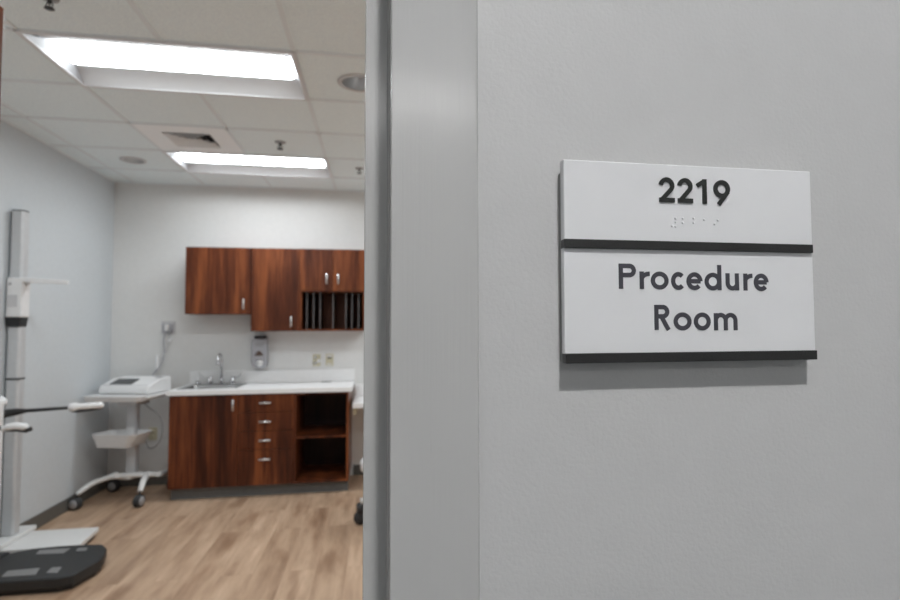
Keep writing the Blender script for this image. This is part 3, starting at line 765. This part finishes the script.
# ------------------------------------------------------------------ body composition scale
bc = thing('body_scale', 'black foot platform scale with white console column and two hand grips', 'scale', (-1.95, 3.85, 0))
Pf = [(-2.20, 3.600), (-1.715, 3.594), (-1.651, 3.622), (-1.605, 3.81), (-1.612, 3.90), (-1.650, 4.02), (-1.705, 4.095), (-1.80, 4.112), (-1.961, 4.115), (-2.092, 4.100), (-2.179, 4.055), (-2.20, 4.03)]
def grow(P, k): 
    c = Vector((sum(p[0] for p in P)/len(P), sum(p[1] for p in P)/len(P)))
    return [tuple(c+(Vector(p)-c)*k) for p in P]
b = MB(); b.hexa([(x, y, .026) for x, y in Pf], [(x, y, .086) for x, y in Pf]); plat = b.build('platform', M['rubber'], bc, bevel=.010, seg=3)
MB().prism_z(grow(Pf, .92), .0, .0255).build('underside', M['black'], plat)
def elec(poly, lab):
    MB().prism_z(poly, .0863, .0885).build('electrode', M['electrode'], plat, bevel=.001, label=lab)
elec([(-2.025, 3.985), (-1.867, 3.970), (-1.866, 4.052), (-2.038, 4.053)], 'far long toe electrode')
elec([(-1.811, 3.993), (-1.75, 3.981), (-1.766, 4.043), (-1.823, 4.046)], 'far short heel electrode')
elec([(-2.026, 3.662), (-1.852, 3.654), (-1.884, 3.755), (-2.041, 3.744)], 'near long toe electrode')
elec([(-1.812, 3.673), (-1.749, 3.66), (-1.767, 3.746), (-1.82, 3.749)], 'near short heel electrode')
MB().box(-2.40, -2.20, 3.62, 4.06, 0, .09).build('column_base', M['black'], bc, bevel=.01)
MB().prism_z(rrect(-2.36, -2.178, 3.77, 3.93, .03), .0905, 1.0).build('column', M['plastic'], bc, bevel=.004)
# console
cn = MB(); Pc = rrect(-2.40, -2.180, 3.68, 3.98, .05)
cn.hexa([(x, y, .99+.25*(-2.18-x)*.5) for x, y in Pc], [(x, y, 1.022+.45*(-2.18-x)) for x, y in Pc])
con = cn.build('console', M['plastic'], bc, bevel=.012, seg=3)
Pd = rrect(-2.39, -2.215, 3.70, 3.965, .04)
MB().hexa([(x, y, 1.0222+.45*(-2.18-x)) for x, y in Pd], [(x, y, 1.029+.45*(-2.18-x)) for x, y in Pd]).build('display', M['black'], con)
# far arm and grip
yA = 4.06
ar = MB().tube([(-2.30, 3.95, .90), (-2.265, 4.02, .915), (-2.235, yA-.01, .928), (-2.19, yA, .934), (-2.14, yA, .938), (-1.92, yA, .949), (-1.87, yA, .952)], [.02, .022, .026, .022, .012, .010, .010], 12).build('arm', M['black'], bc)
gr = MB().tube([(-1.905, yA, .951), (-1.895, yA, .951), (-1.865, yA, .953), (-1.845, yA, .955), (-1.72, yA, .961), (-1.708, yA, .962)], [.012, .026, .027, .020, .020, .012], 14).build('hand_grip', M['plastic'], bc, label='white far hand grip')
MB().tube([(-1.90, yA, .934), (-1.86, yA, .931), (-1.76, yA, .938), (-1.715, yA, .942)], [.008, .014, .010, .006], 10).build('thumb_electrode', M['black'], gr)
# near arm and grip
yN = 3.70
MB().tube([(-2.26, 3.80, .90), (-2.18, 3.75, .893), (-2.10, yN, .891), (-2.055, yN, .889)], [.014, .013, .013, .012], 12).build('arm', M['black'], bc)
gr = MB().tube(spline([(-2.070, yN, .884), (-2.04, yN, .894), (-2.00, yN, .899), (-1.955, yN, .892), (-1.935, yN, .885)], 4), [.010]+[.016]*3+[.020]*9+[.017, .013, .008, .005], 14).build('hand_grip', M['plastic'], bc, label='white near hand grip')
MB().tube([(-2.05, yN, .876), (-1.99, yN, .878), (-1.945, yN, .873), (-1.922, yN, .882)], [.006, .012, .014, .013], 10).build('thumb_electrode', M['black'], gr)

# ------------------------------------------------------------------ rolling stool, mostly behind the frame
qx, qy = .083, 4.40
sl = thing('rolling_stool', 'white rolling stool showing only its edge beside the door frame', 'stool', (qx, qy, 0))
MB().lathe([(.0001, .39), (.19, .39), (.208, .405), (.208, .462), (.19, .482), (.0001, .486)], (qx, qy, 0), 40).build('seat', M['vinyl'], sl)
MB().lathe([(.026, .12), (.026, .25), (.016, .255), (.016, .39)], (qx, qy, 0), 20).build('gas_lift', M['chrome'], sl)
for k in range(5):
    a = math.radians(175+72*k); ex, ey = qx+.205*math.cos(a), qy+.205*math.sin(a)
    lg = MB().tube([(qx, qy, .19), (qx+.11*math.cos(a), qy+.11*math.sin(a), .18), (ex, ey, .165)], [.026, .023, .025], 12).build('leg', M['white_paint'], sl)
    cs = MB(); cs.lathe([(.0001, -.02), (.048, -.02), (.050, -.012), (.050, .012), (.048, .02), (.0001, .02)], (ex, ey, .050), 24, 'y'); cs.tube([(ex, ey, .08), (ex, ey, .15)], .030, 12)
    cs.build('caster', M['dark'], lg)

# ------------------------------------------------------------------ camera
cam = bpy.data.cameras.new('camera'); co = bpy.data.objects.new('camera', cam); COL.objects.link(co)
yaw, pitch, roll, F = .18159, .04751, -.00466, 578.3
fw = Vector((math.sin(yaw)*math.cos(pitch), math.cos(yaw)*math.cos(pitch), math.sin(pitch)))
rt = Vector((math.cos(yaw), -math.sin(yaw), 0)); upv = rt.cross(fw)
r2 = rt*math.cos(roll)+upv*math.sin(roll); u2 = upv*math.cos(roll)-rt*math.sin(roll)
mx = Matrix((r2, u2, -fw)).transposed().to_4x4(); mx.translation = Vector((0, 0, 1.43985))
co.matrix_world = mx
cam.sensor_width = 36; cam.lens = F*36/900; cam.shift_x = -(484.3-450)/900
cam.clip_start = .01; cam.clip_end = 50
cam.dof.use_dof = True; cam.dof.focus_distance = .42; cam.dof.aperture_fstop = 10
SC.camera = co

w = bpy.data.worlds.new('World'); SC.world = w; w.use_nodes = True
w.node_tree.nodes['Background'].inputs[0].default_value = (.5, .5, .5, 1); w.node_tree.nodes['Background'].inputs[1].default_value = .0
vs = SC.view_settings; vs.view_transform = 'Standard'; vs.look = 'None'; vs.gamma = 1; vs.exposure = 0; vs.use_curve_mapping = False
for o in bpy.data.objects:
    if '_local' in o: del o['_local']
SC.cycles.max_bounces = 10; SC.cycles.diffuse_bounces = 8; SC.cycles.use_denoising = True
SC.cycles.caustics_reflective = False; SC.cycles.caustics_refractive = False
SC.cycles.sample_clamp_indirect = 4
